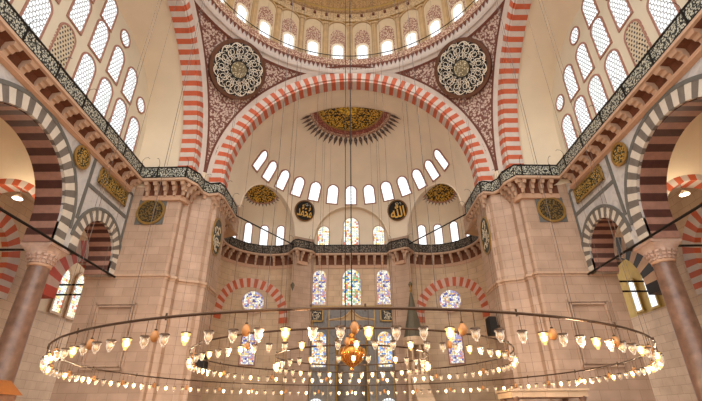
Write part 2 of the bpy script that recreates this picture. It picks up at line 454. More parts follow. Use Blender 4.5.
def window(loc,nrm,kind,w,h,label,pane='wbright',fr='frame',fw=.1,depth=.1,lattice=None,group=None):
    WN[0]+=1; o=empty('window_%d'%WN[0]); place(o,loc,nrm)
    for nm,me in window_meshes(kind,w,h,pane,fr,fw,depth,lattice): link(nm,me,o)
    tag(o,label,'window',group,'structure'); return o
HEX=(.27,.05,'framec'); HEXG=(.29,.07,'lace_grey')


# ------------------------------------------------------------------ floor
mb=MB(); mb.box((0,4,-.1),(56,60,.2)); struct(mb.build('floor',M['carpet']),'red carpeted prayer hall floor under everything','floor')

# ------------------------------------------------------------------ side arcades
A_OPS=[(0,12,4.2,10.7),(8.35,11.7,2.05,10.7),(-8.35,11.7,2.05,10.7)]
for s in(-1,1):
    f=mapX(s,17.2); L=LR[s]
    mb=MB(); wall_with_openings(mb,f,-12.5,11,10.7,18.35,A_OPS,0,1.7)
    wl=struct(mb.build('wall_'+L,M['marble']),'pale marble arcade wall on the %s side of the nave'%L,'wall')
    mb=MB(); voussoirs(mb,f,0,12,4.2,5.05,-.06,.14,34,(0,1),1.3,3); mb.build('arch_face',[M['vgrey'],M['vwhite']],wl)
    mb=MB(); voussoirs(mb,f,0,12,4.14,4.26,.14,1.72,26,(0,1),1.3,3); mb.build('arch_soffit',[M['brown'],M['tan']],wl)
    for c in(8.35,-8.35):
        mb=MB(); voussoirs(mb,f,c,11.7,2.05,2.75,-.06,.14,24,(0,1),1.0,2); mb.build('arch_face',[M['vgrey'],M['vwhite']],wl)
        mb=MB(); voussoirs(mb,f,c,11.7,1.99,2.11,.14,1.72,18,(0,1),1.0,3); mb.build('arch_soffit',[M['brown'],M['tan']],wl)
    for sg in(-1,1):
        mb=MB()
        strip(mb,f,[(sg*5.5,18.0),(sg*5.5,12.8)],.26,-.05,.02)
        strip(mb,f,[(sg*5.63,15.3),(sg*10.7,15.3)],.26,-.05,.02); strip(mb,f,[(sg*10.8,17.3),(sg*10.8,10.7)],.24,-.05,.02)
        strip(mb,f,[(sg*5.5,17.3),(sg*10.8,17.3)],.2,-.05,.02)
        strip(mb,f,[(sg*8.35-2.85*cos(pi*i/20),11.7+2.85*sin(pi*i/20)) for i in range(21)],.22,-.09,.02)
        mb.build('grey_band',M['greyband'],wl)
    mb=MB(); strip(mb,f,[(-5.18*cos(pi*i/40),12+5.18*sin(pi*i/40)) for i in range(41)],.24,-.08,.02); mb.build('grey_band',M['greyband'],wl)
    # gold roundel and gold script panel on the spandrel
    for sg in(1,-1):
        nr=(-s,0,0)
        o=empty('gold_roundel'); place(o,(s*17.08,sg*4.08,16.4),nr)
        mb=MB(); disc(mb,.66,-.05,.11,36); mb.build('script_field',M['goldscript_fine'],o)
        mb=MB(); ring2(mb,.63,.78,-.09,0,36); mb.build('rim',M['gold'],o)
        if sg==1: tag(o,'round gold script roundel high on the %s arcade spandrel'%L,'roundel')
        else: bpy.data.objects.remove(o.children[0]); bpy.data.objects.remove(o.children[0]); bpy.data.objects.remove(o)
    o=empty('calligraphy_plaque'); place(o,(s*17.08,8.05,16.4),(-s,0,0))
    mb=MB(); mb.box((0,.03,0),(3.5,.18,.95)); mb.build('script_field',M['goldscript_fine'],o)
    mb=MB()
    for z in(-.53,.53): mb.box((0,-.05,z),(3.75,.1,.12))
    for x in(-1.81,1.81): mb.box((x,-.05,0),(.12,.1,1.18))
    mb.build('border',M['gold'],o); tag(o,'long gold script panel beside the roundel on the %s arcade wall'%L,'panel')
    # columns
    for yy in(-5.05,5.05):
        o=empty('column',(s*18.1,yy,0))
        mb=MB(); mb.lathe([(0,0),(.95,0),(.95,.25),(.85,.3),(.8,.5),(.72,.6)],24); mb.box((0,0,.1),(2.1,2.1,.2)); mb.build('base',M['marble'],o)
        mb=MB(); mb.lathe([(.66,.55),(.63,4),(.555,9.1),(.54,9.5)],32); mb.build('shaft',M['granite'],o,True)
        mb=MB(); mb.lathe([(.54,9.42),(.61,9.44),(.61,9.58),(.54,9.62)],28); mb.build('collar',M['brass'] if False else M['mould'],o,True)
        mb=MB()
        for k in range(16):      # carved stalactite tiers
            a=2*pi*k/16
            for (r,z,sz) in((.58,9.72,.14),(.66,9.9,.17),(.72,10.08,.19)):
                mb.box((r*cos(a),r*sin(a),z),(sz,sz,.18),0,a)
        mb.lathe([(.54,9.6),(.58,9.75),(.68,10.0),(.78,10.2)],24)
        n=24
        rows=[]
        for q in range(5):
            t=q/4; row=[]
            for i in range(n+1):
                a=2*pi*i/n; ca,sa=cos(a),sin(a); k=max(abs(ca),abs(sa)); rs=.85/k; r=.8*(1-t)+rs*t
                row.append((r*ca,r*sa,10.1+.45*t))
            rows.append(row)
        mb.grid(rows); mb.box((0,0,10.62),(1.8,1.7,.16)); mb.build('capital',M['capital'],o)
        tag(o,'brown granite column with carved marble capital, %s arcade, %s the viewer'%(L,'farther from' if yy>0 else 'nearer'),'column')
    # tie rods
    for a,b,lab in(((s*16.94,-11,10.66),(s*16.94,10.85,10.66),'black iron tie rod running along the whole %s arcade at capital height'),
                      ((s*19.15,14.5,11.18),(s*24.95,14.5,11.18),'upper of two black iron bars below the inner aisle arch, %s arcade'),
                      ((s*19.15,14.5,10.38),(s*24.95,14.5,10.38),'lower of two black iron bars below the inner aisle arch, %s arcade'),
                      ((s*19.25,5.2,10.62),(s*24.9,5.2,10.62),'black iron tie rod crossing the %s aisle behind the column')):
        mb=MB(); mb.tube([a,b],.075,8); tag(mb.build('tie_rod',M['iron']),lab%L,'tie rod')
    # aisle behind the arcade
    mb=MB(); mb.box((s*25.2,5.5,9),(.4,38,18)); wa=struct(mb.build('wall_aisle_'+L,M['stone_dim'] if s<0 else M['stone_dim']),'outer stone wall of the %s aisle seen through the arches'%L,'wall')
    fo=mapX(s,25.0)
    pal=(0,1)
    for cy,r0,r1 in((7.6,2.6,3.7),(18.2,4.0,4.9),(-2,3.6,4.8)):
        if cy<15:
            mb=MB(); voussoirs(mb,fo,cy,11.2,r0,r1,-.5,.05,22,pal,2.0,5); mb.build('blind_arch',[M['red'],M['white']],wa)
        mb=MB(); n=24
        mb.add([fo(cy,11.2,-.03)]+[fo(cy-r0*cos(pi*i/n),11.2+r0*sin(pi*i/n),-.03) for i in range(n+1)],[(0,i+1,i+2) for i in range(n)])
        mb.add([fo(cy-r0,9.4,-.03),fo(cy+r0,9.4,-.03),fo(cy+r0,11.2,-.03),fo(cy-r0,11.2,-.03)],[(0,1,2,3)])
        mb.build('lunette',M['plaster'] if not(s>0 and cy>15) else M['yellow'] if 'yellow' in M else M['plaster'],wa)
    mb=MB(); mb.grid([[(s*(22.1+3.0*(i-8)/8),5.0*(j-8)/8,11.6+sqrt(38.9-(3.0*(i-8)/8)**2-(5.0*(j-8)/8)**2)) for i in range(17)] for j in range(17)])
    struct(mb.build('ceiling_aisle_'+L,M['plaster'],None,True),'plastered saucer vault over the %s aisle'%L,'ceiling')
    mb=MB(); mb.box((s*22.1,15,17.0),(6.2,18,.2)); struct(mb.build('ceiling_aisle_far_'+L,M['plaster']),'plain ceiling over the farther %s aisle bay'%L,'ceiling')
    mb=MB(); wall_with_openings(mb,mapY(-5.9),min(s*19.1,s*25),max(s*19.1,s*25),0,18.2,[],0,.9); struct(mb.build('cross_wall_near_'+L,M['plaster']),'unseen wall added to keep light out of the %s aisle bay'%L,'wall')  # out of view; added to block light from behind and darken the aisle
    mb=MB(); wall_with_openings(mb,mapY(5.0),min(s*18.85,s*25),max(s*18.85,s*25),11.0,18.2,[(s*22.1,12.1,2.9,11.0)],0,.9)
    ca=struct(mb.build('cross_wall_'+L,M['plaster']),'plastered cross wall over the striped aisle arch on the %s'%L,'wall')
    mb=MB(); voussoirs(mb,mapY(5.0),s*22.1,12.1,2.88,3.75,-.06,.94,20,(0,1),1.3,3); mb.build('aisle_arch',[M['red'],M['white']],ca)
    # arch over the small bay's aisle, in the thickness behind the small arch
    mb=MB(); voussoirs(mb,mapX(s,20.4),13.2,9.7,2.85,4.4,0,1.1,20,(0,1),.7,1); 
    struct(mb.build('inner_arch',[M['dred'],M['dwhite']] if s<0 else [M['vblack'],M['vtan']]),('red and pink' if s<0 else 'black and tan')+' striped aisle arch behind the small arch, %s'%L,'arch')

# ------------------------------------------------------------------ piers
PIER=[(-17.2,11),(-13.5,11),(-13.35,11.15),(-13.35,11.6),(-13.0,11.75),(-13.0,12.3),(-12.75,12.45),(-12.0,12.8),(-11.7,12.85),(-11.55,13.2),(-11.3,13.35),(-11.3,16.2),(-17.2,16.2)]
for s in(-1,1):
    L=LR[s]
    mb=MB(); mb.prism([(-s*x,y) for x,y in PIER],10.9,18.35)
    pr=struct(mb.build('pier_'+L,M['stone']),'massive pinkish stone pier carrying the dome on the %s'%L,'pier')
    low=[(-19.1,11)]+[(x+.06 if x>-17 else x,y-.06) for x,y in PIER[1:-1]]+[(-19.1,16.2)]
    mb=MB(); mb.prism([(-s*x,y) for x,y in low],0,10.9); mb.build('lower_pier',M['stone'],pr)
    ml=[(-19.2,10.88)]+[(x+.2 if x>-17 else x,y-.2) for x,y in PIER[1:-1]]+[(-19.2,16.2)]
    mb=MB(); mb.prism([(-s*x,y) for x,y in ml],10.72,10.9); mb.prism([(-s*(x+.02),y) for x,y in [(a+(.03 if a>-17 else 0),b-.02) for a,b in low]],10.55,10.72); mb.build('moulding',M['corb'],pr)
    mb=MB()
    for x0,x1,z0,z1,d in((-17.75,-14.95,4.5,8.75,.1),(-17.55,-15.15,4.7,8.55,.16)):
        for z in(z0,z1): mb.box((-s*(x0+x1)/2,10.94-d/2,z),(x1-x0,d,.12))
        for x in(x0,x1): mb.box((-s*x,10.94-d/2,(z0+z1)/2),(.12,d,z1-z0+.12))
    mb.build('blind_niche_frame',M['stone'],pr)
    # dark round shields
    o=empty('pier_roundel'); place(o,(s*15.5,11,15.87),(0,-1,0))
    mb=MB(); mb.box((0,-.02,0),(2.15,.06,2.1)); mb.build('grey_backing',M['greyband'],o)
    mb=MB(); disc(mb,.98,-.12,-.05,40); mb.build('script_field',M['goldscript_dark'],o)
    mb=MB(); ring2(mb,.93,1.09,-.16,-.05,40); mb.build('rim',M['gold'],o)
    tag(o,'round dark gold shield on grey square, front of the %s pier'%L,'roundel')
    o=empty('script_roundel'); place(o,(s*11.3,14.3,15.15),(-s,0,0))
    mb=MB(); disc(mb,1.05,-.06,0,36,0,1.55); mb.build('field',M['black_green'] if 'black_green' in M else M['black'],o)
    mb=MB()
    for i in range(36):
        a,b=2*pi*i/36,2*pi*(i+1)/36
        q=[(1.02*cos(a),1.52*sin(a)),(1.16*cos(a),1.68*sin(a)),(1.16*cos(b),1.68*sin(b)),(1.02*cos(b),1.52*sin(b))]
        mb.hexa([(u,-.1,v) for u,v in q]+[(u,0,v) for u,v in q])
    mb.build('rim',M['gold'],o)
    mb=MB(); strokes(mb,lambda x,z:(x/.9)**2+(z/1.35)**2<1,.85,1.25,20,random.Random(5+s),.15,.5,.11,-.1); mb.build('script',M['framec'],o)
    tag(o,'oval black calligraphy shield on the inner face of the %s pier'%L,'roundel')

for s in(-1,1):
    mb=MB(); mb.prism([(s*x,y) for x,y in((12.95,12.95),(17.5,12.95),(17.5,18.6),(12.95,18.6))],18.3,33)
    mb.prism([(s*x,y) for x,y in((12.92,12.3),(12.5,12.35),(12.3,12.55),(12.25,12.92),(13.1,13.1))],18.3,20.3)
    struct(mb.build('pier_head_'+LR[s],M['white_c'] if 'white_c' in M else M['plaster'],None),'plastered pier head between the two great arches on the %s'%LR[s],'pier')
# ------------------------------------------------------------------ great arches
ZC=20.1; AP=12.9
ARED=[M['red'],M['white']]
def great_arch(f,name,label):
    o=empty(name)
    mb=MB(); voussoirs(mb,f,0,ZC,11.2,12.2,0,.7,83,(1,0),1.8,4); mb.build('outer_order',ARED,o)
    mb=MB(); voussoirs(mb,f,0,ZC,10.95,11.21,.12,1.3,83,(1,0),1.8,4); mb.build('inner_order',ARED,o)
    struct(o,label,'arch'); return o
great_arch(mapY(AP),'great_arch','red and white striped great arch in front of the half dome')
for s in(-1,1):
    great_arch(mapX(s,AP),'great_arch','red and white striped great arch framing the windowed wall on the %s'%LR[s])
    # recess behind: loft from the circle to the flattened outline of the window wall
    n=64; rows=[]
    def sup(a):      # superellipse outline
        c,d=cos(a),sin(a); e=2/3.3
        return (-10.3*abs(c)**e*(1 if c>0 else -1), ZC+8.75*abs(d)**e)
    for t in [0,.25,.5,.75,.9,1]:
        row=[]; X=14.2+3.0*t; q=t*t
        for i in range(n+1):
            a=pi*i/n; c0=(-11.15*cos(a),ZC+11.15*sin(a)); c1=sup(a)
            row.append((s*X,c0[0]*(1-q)+c1[0]*q,c0[1]*(1-q)+c1[1]*q))
        row=[(row[0][0],row[0][1],17.9)]+row+[(row[-1][0],row[-1][1],17.9)]
        rows.append(row)
    mb=MB(); mb.grid(rows); rc=struct(mb.build('vault_recess_'+LR[s],M['plaster'],None,True),'deep cream plaster soffit around the %s window wall'%LR[s],'vault')
    mb=MB(); pts=[(s*17.2,sup(pi*i/n)[0],sup(pi*i/n)[1]) for i in range(n+1)]
    mb.add(pts+[(s*17.2,10.3,17.9),(s*17.2,-10.3,17.9)],[tuple(range(n+3))])
    struct(mb.build('tympanum_'+LR[s],M['tymp']),'pale plaster wall full of latticed windows, %s side'%LR[s],'wall')
    nr=(-s,0,0); X=s*17.2
    ys=[8.55,6.4,4.25,2.0,-.3,-2.6,-4.85,-7.0,-9.1]
    for i,y in enumerate(ys[:8]):
        if i==4: window((X,y,21.45),nr,'arch',1.35,2.95,'dark pierced lattice window, fifth from the pier in the bottom row, %s wall'%LR[s],'dark_pane','frame',.12,.08,(.27,.13,'framec'))
        else: window((X,y,21.45),nr,'arch',1.4,2.95,'white latticed window, %s from the pier in the bottom row, %s wall'%(nth(i+1),LR[s]),'wbright','frame',.12,.08,HEXG)
    for i,y in enumerate(ys[1:8]):
        window((X,y+.15,24.85),nr,'arch',1.3,2.75,'white latticed window, %s from the pier in the second row, %s wall'%(nth(i+1),LR[s]),'wbright','frame',.12,.08,HEXG)
    window((X,8.6,24.45),nr,'circle',1.15,1.15,'round latticed window at the pier end of the second row, %s wall'%LR[s],'wbright','frame',.12,.08,HEXG)
    window((X,4.45,27.45),nr,'circle',1.15,1.15,'round latticed window at the pier end of the top row, %s wall'%LR[s],'wbright','frame',.12,.08,HEXG)
    for i,y in enumerate([2.15,-.2,-2.5]):
        window((X,y,27.55),nr,'arch',1.25,2.3,'white latticed window, %s from the round one in the top row, %s wall'%(nth(i+1),LR[s]),'wbright','frame',.12,.08,HEXG)

# ------------------------------------------------------------------ pendentives and dome
RP=17.75; ZT=32.1
def pend_pt(s,a,r,R=RP): return (s*r*sin(a),r*cos(a),ZC+sqrt(max(0,R*R-r*r)))
def zone(s,d0,d1,axis,off,mi,mb):
    """band of the pendentive lying between two planes parallel to an arch"""
    R=RP-off; n=60; rows=[]
    for d in(d0,d1):
        rr=sqrt(R*R-d*d); row=[]
        for i in range(n+1):
            th=radians(91*i/n); u=rr*cos(th); v=rr*sin(th)
            u=min(u,sqrt(max(0,d0*d0)));  
            z=sqrt(max(0,R*R-d*d-u*u)); row.append((s*u,d,ZC+z) if axis=='Y' else (s*d,u,ZC+z))
        rows.append(row)
    mb.grid(rows,mi)
for s in(-1,1):
    rows=[]
    for i in range(61):
        a=radians(4+82*i/60)
        rm=min(AP/cos(a),AP/sin(a),RP-.02)
        rows.append([pend_pt(s,a,12.85+(rm-12.85)*j/16) for j in range(17)])
    mb=MB(); mb.grid(rows)
    pn=struct(mb.build('pendentive_'+LR[s],M['pend'],None,True),'painted maroon and cream pendentive under the dome on the %s'%LR[s],'pendentive')
    mb=MB()
    for ax in'XY': zone(s,AP+.02,12.6,ax,.09,0,mb)
    mb.build('white_edge',M['white'],pn,True)
    mb=MB()
    for ax in'XY': zone(s,12.62,12.48,ax,.07,0,mb)
    
    for z0,z1,nm,mt,of in((31.72,32.35,'dome_foot_band','white',.1),(31.55,31.72,'dome_foot_line','ornbrown',.1)):      # border along the foot of the dome
        rows=[]
        for z in(z0,z1):
            r=sqrt(RP*RP-(z-ZC)**2)-of; row=[]
            am=acos(min(1,12.8/r)) if r>12.8 else 0
            for i in range(61):
                a=am+(pi/2-2*am)*i/60; row.append((s*r*sin(a),r*cos(a),z))
            rows.append(row)
        mb2=MB(); mb2.grid(rows); mb2.build(nm,M[mt],pn,True)
    mb.build('maroon_edge',M['ornbrown'],pn,True)
    # big roundel
    c=Vector((s*10.42,10.35,30.0)); nr=(Vector((0,0,ZC))-c).normalized(); c=c+nr*.45
    o=empty('calligraphy_roundel'); place(o,c,nr); o.scale=(1.05,1.05,1.05)
    mb=MB(); disc(mb,2.24,-.08,.25,56); mb.build('black_field',M['black'],o)
    mb=MB(); ring2(mb,2.22,2.53,-.12,.3,56); mb.build('maroon_rim',M['ornrim'],o)
    mb=MB(); disc(mb,.68,-.16,-.05,32); mb.build('centre_boss',M['boss'],o)
    mb=MB(); N_=12
    for k in range(N_):
        a=2*pi*k/N_
        def T(r,t): return (1.08*r*sin(a+t),1.08*r*cos(a+t))
        ribbon(mb,[T(.74+1.05*i/9,.05*sin(i)) for i in range(10)],0.061,-.14,0,.6)
        ribbon(mb,[T(.74+.9*i/9,.13+.05*sin(i)) for i in range(10)],0.049,-.14,0,.6)
        ribbon(mb,[T(1.72+.3*sin(pi*i/14),-.3+.62*i/14) for i in range(15)],0.082,-.14,0,.5)
        ribbon(mb,[T(1.62+.3*sin(pi*i/14),-.05+.42*i/14) for i in range(15)],0.061,-.14,0,.5)
        ribbon(mb,[T(1.42+.2*cos(2*pi*i/14),.22+.13*sin(2*pi*i/14)) for i in range(15)],0.057,-.14,0,.7)
        ribbon(mb,[T(1.06+.14*cos(2*pi*i/12),-.12+.12*sin(2*pi*i/12)) for i in range(13)],0.049,-.14,0,.7)
        ribbon(mb,[T(.85+.95*i/11,.24-.36*i/11+.1*sin(i*.9)) for i in range(12)],0.053,-.14,0,.5)
        ribbon(mb,[T(1.9+.1*sin(2*pi*i/10),-.12+.3*i/10) for i in range(11)],0.057,-.14,0,.5)
        ribbon(mb,[T(2.02-.25*sin(pi*i/10),.02+.22*i/10) for i in range(11)],0.049,-.14,0,.5)
    mb.build('script',M['scriptwhite'],o)
    tag(o,'large round calligraphy roundel on the %s pendentive below the dome'%LR[s],'roundel')

DA0,DA1=radians(-25),radians(205)
mb=MB(); mb.lathe([(12.95,31.95),(12.74,32.15),(12.72,32.9),(12.95,33.0)],120,a0=DA0,a1=DA1)
dm=struct(mb.build('dome',M['white'],None,True),'great central dome with painted ring, windows and golden crown','dome')
mb=MB(); mb.lathe([(12.69,32.75),(12.62,33.4),(12.55,33.55),(13.05,33.6)],120,a0=DA0,a1=DA1); mb.build('maroon_fringe_band',M['lacebr'],dm,True)
mb=MB()      # pointed fringe under the lacework
for k in range(118):
    a=DA0+(DA1-DA0)*k/118; b=DA0+(DA1-DA0)*(k+1)/118; m=(a+b)/2
    mb.add([(12.66*cos(a),12.66*sin(a),32.9),(12.66*cos(b),12.66*sin(b),32.9),(12.66*cos(m),12.66*sin(m),32.2)],[(0,1,2)])
mb.build('pointed_fringe',M['ornbrown'],dm)
mb=MB(); mb.lathe([(13.1,33.5),(13.1,39.2)],120,a0=DA0,a1=DA1); mb.build('drum',M['goldpaint'],dm,True)
mb=MB(); mb.lathe([(13.1*cos(radians(t)),39.2+10.2*sin(radians(t))) for t in range(0,91,5)],120,a0=DA0,a1=DA1); mb.build('crown',M['crown'],dm,True)
mb=MB(); mb.lathe([(13.08,39.35),(12.92,39.45),(13.05,39.57)],120,a0=DA0,a1=DA1)
mb.lathe([(12.88,41.1),(12.74,41.25),(12.8,41.4)],120,a0=DA0,a1=DA1); mb.build('gilt_ring',M['gold'],dm)
mb=MB()
for k in range(-14,15):
    a=pi/2-radians(5.625)*k; r=12.98
    mb.box((r*cos(a),r*sin(a),40.35),(.22,.26,.3),0,a)
mb.build('painted_dots',M['ornbrown'],dm)
mb=MB(); mb.tube([(12.6*cos(DA0+(DA1-DA0)*i/100),12.6*sin(DA0+(DA1-DA0)*i/100),34.02) for i in range(101)],.045,6)
for i in range(0,101,2):
    a=DA0+(DA1-DA0)*i/100; mb.tube([(12.6*cos(a),12.6*sin(a),33.55),(12.6*cos(a),12.6*sin(a),34.02)],.025,4)
mb.build('gallery_rail',M['iron'],dm)
DW=list(range(-8,8))
for k in DW:
    a=radians(11.25*(k+.5)); nr=(-sin(a),-cos(a),0); c=(13.08*sin(a),13.08*cos(a),0)
    # painted blind arch and pilaster
    o=MB(); P=outline('arch',2.0,6.0); n=len(P); Q=[(x*1.16,z*1.035) for x,z in P]
    o.add([(x,-.03,z) for x,z in P],[tuple(range(n))],0)
    for i in range(1,n):
        j=(i+1)%n; q=[P[i],Q[i],Q[j],P[j]]; o.hexa([(x,-.18,z) for x,z in q]+[(x,0,z) for x,z in q],1)
    bl=o.build('blind_arch',[M['ochreplaster'],M['goldpaint']],None); place(bl,(c[0],c[1],36.35),nr); bl.parent=dm
    o=MB(); P=outline('pointed',1.6,5.0); n=len(P); o.add([(x,-.05,z) for x,z in P],[tuple(range(n))]); 
    lc=o.build('painted_lacework',M['lacebr'],None); place(lc,(c[0],c[1],35.75),nr); lc.parent=dm
    aa=radians(11.25*k); o=MB(); o.box((0,-.12,.5),(.34,.24,5.6)); o.box((0,-.16,3.1),(.5,.32,.3)); pl=o.build('pilaster',M['goldpaint'],None)
    place(pl,(13.08*sin(aa),13.08*cos(aa),35.8),(-sin(aa),-cos(aa),0)); pl.parent=dm
    window((c[0]-.1*sin(a),c[1]-.1*cos(a),34.72),nr,'arch',1.0,2.25,'bright arched window under the dome, %s counting from the left'%nth(k+9),'wsun','framec',.17,.14,(.2,.028,'lace_grey'))

# ------------------------------------------------------------------ half dome
SCN=(0,17.0); SR=11.1; EA=radians(58); EK=10.25; CK=10.22
def elow(p):
    e=0
    for q,k in((EA,EK),(-EA,EK),(0,CK)):
        v=k/max(1e-6,SR*cos(p-q)) if abs(p-q)<pi/2 else 9
        if v<1: e=max(e,acos(v))
    return e
def sp(p,e,R=SR): return (SCN[0]+R*sin(p)*cos(e),SCN[1]+R*cos(p)*cos(e),ZC+R*sin(e))
az=set(radians(-91+182*i/182) for i in range(183))
for q,k in((EA,EK),(-EA,EK),(0,CK)):
    h=acos(k/SR)
    for i in range(25): az.add(q-h*cos(pi*i/24))
az=sorted(az)
rows=[]
for p in az:
    e0=elow(p); rows.append([sp(p,e0+(pi/2-e0)*j/24) for j in range(25)])
mb=MB(); mb.grid(rows)
hd=struct(mb.build('half_dome',M['plaster_warm'],None,True),'cream plastered half dome behind the front great arch','half dome')
mb=MB(); rows=[[(-11.1*cos(pi*i/64),y,ZC+11.1*sin(pi*i/64)) for i in range(65)] for y in(14.15,15,16,17.08)]
rows=[[(r[0][0],r[0][1],17.9)]+r+[(r[-1][0],r[-1][1],17.9)] for r in rows]
mb.grid(rows); mb.build('barrel',M['plaster_warm'],hd,True)
mb=MB()      # piers of wall between the three openings, below the springing
for a0,a1,zb in((23.0,35.5,0),(80.5,92,17.3)):
    for s in(-1,1):
        mb.grid([[sp(s*radians(a0+(a1-a0)*i/6),0)[:2]+(z,) for i in range(7)] for z in(zb,ZC)])
mb.build('pilaster_wall',M['stone'],hd)
# painted centre of the half dome: half disc, band, flame leaves
def crownpt(r,t,off=.04):
    x=r*cos(t); y=r*sin(t); return (x,SCN[1]+y,ZC+sqrt((SR-off)**2-r*r))
def half_disc(r0,r1,off,n=48,m=6): return [[crownpt(r0+(r1-r0)*j/m,pi*i/n,off) for i in range(n+1)] for j in range(m+1)]
mb=MB(); mb.grid(half_disc(0.01,3.3,.05))
md=struct(mb.build('painted_medallion',M['goldscript'],None,True),'gold and black painted half disc at the crown of the half dome','painting')
mb=MB(); mb.grid(half_disc(.01,1.25,.07)); mb.build('golden_heart',M['goldheart'],md,True)
mb=MB(); mb.grid(half_disc(3.3,3.45,.06)); mb.build('gold_edge',M['gold'],md,True)
mb=MB(); mb.grid(half_disc(3.45,3.95,.06)); mb.build('maroon_band',M['red_orn'] if 'red_orn' in M else M['frame'],md,True)
mb=MB(); mb.grid(half_disc(3.95,4.3,.06)); mb.build('scroll_band',M['lacebr'],md,True)
mb=MB()
for k in range(25):
    t=pi*(k+.5)/25; dt=.048
    mb.add([crownpt(4.25,t-dt*.5,.08),crownpt(4.62,t-dt,.08),crownpt(5.4,t,.08),crownpt(4.62,t+dt,.08),crownpt(4.25,t+dt*.5,.08)],[(0,1,2,3,4)])
mb.build('flame_leaves',M['leaf'] if 'leaf' in M else M['greyband'],md)
# ring of windows
for i in range(-6,7):
    p=radians(i*13.35)
    e=asin((25.62-ZC)/SR); c=Vector(sp(p,e,SR-.06)); nr=(Vector((0,17,ZC))-c).normalized()
    window(c,nr,'arch',1.2,2.15,'bright arched window in the half dome, %s from the left of the ring'%nth(i+7),'wsun','frame',.14,.12,(.24,.022,'lace_grey'))
# roundels with the two names
for s,tx,nm in((-1,'\uFDF4','left'),(1,'\uFDF2','right')):
    c=Vector((s*5.5,26.05,23.25)); nr=(Vector((0,17,ZC))-c).normalized(); c=c+nr*.12
    o=empty('name_roundel'); place(o,c,nr)
    mb=MB(); disc(mb,1.14,-.06,.06,44); mb.build('black_field',M['black'],o)
    mb=MB(); ring2(mb,1.12,1.26,-.1,.06,44); mb.build('rim',M['bronze_gold'],o)
    text_mesh(tx,1.8,'script',M['goldtext'] if 'goldtext' in M else M['gold'],o,-.1,2.1 if s<0 else 1.15)
    mb=MB(); strokes(mb,lambda x,z:x*x+z*z<.95 and z>.35 ,.8,.95,5,random.Random(3),.1,.22,.06,-.1); mb.build('small_script',M['lace_grey'],o)
    tag(o,'round black shield with gold calligraphy on the half dome, %s one of two'%nm,'roundel')
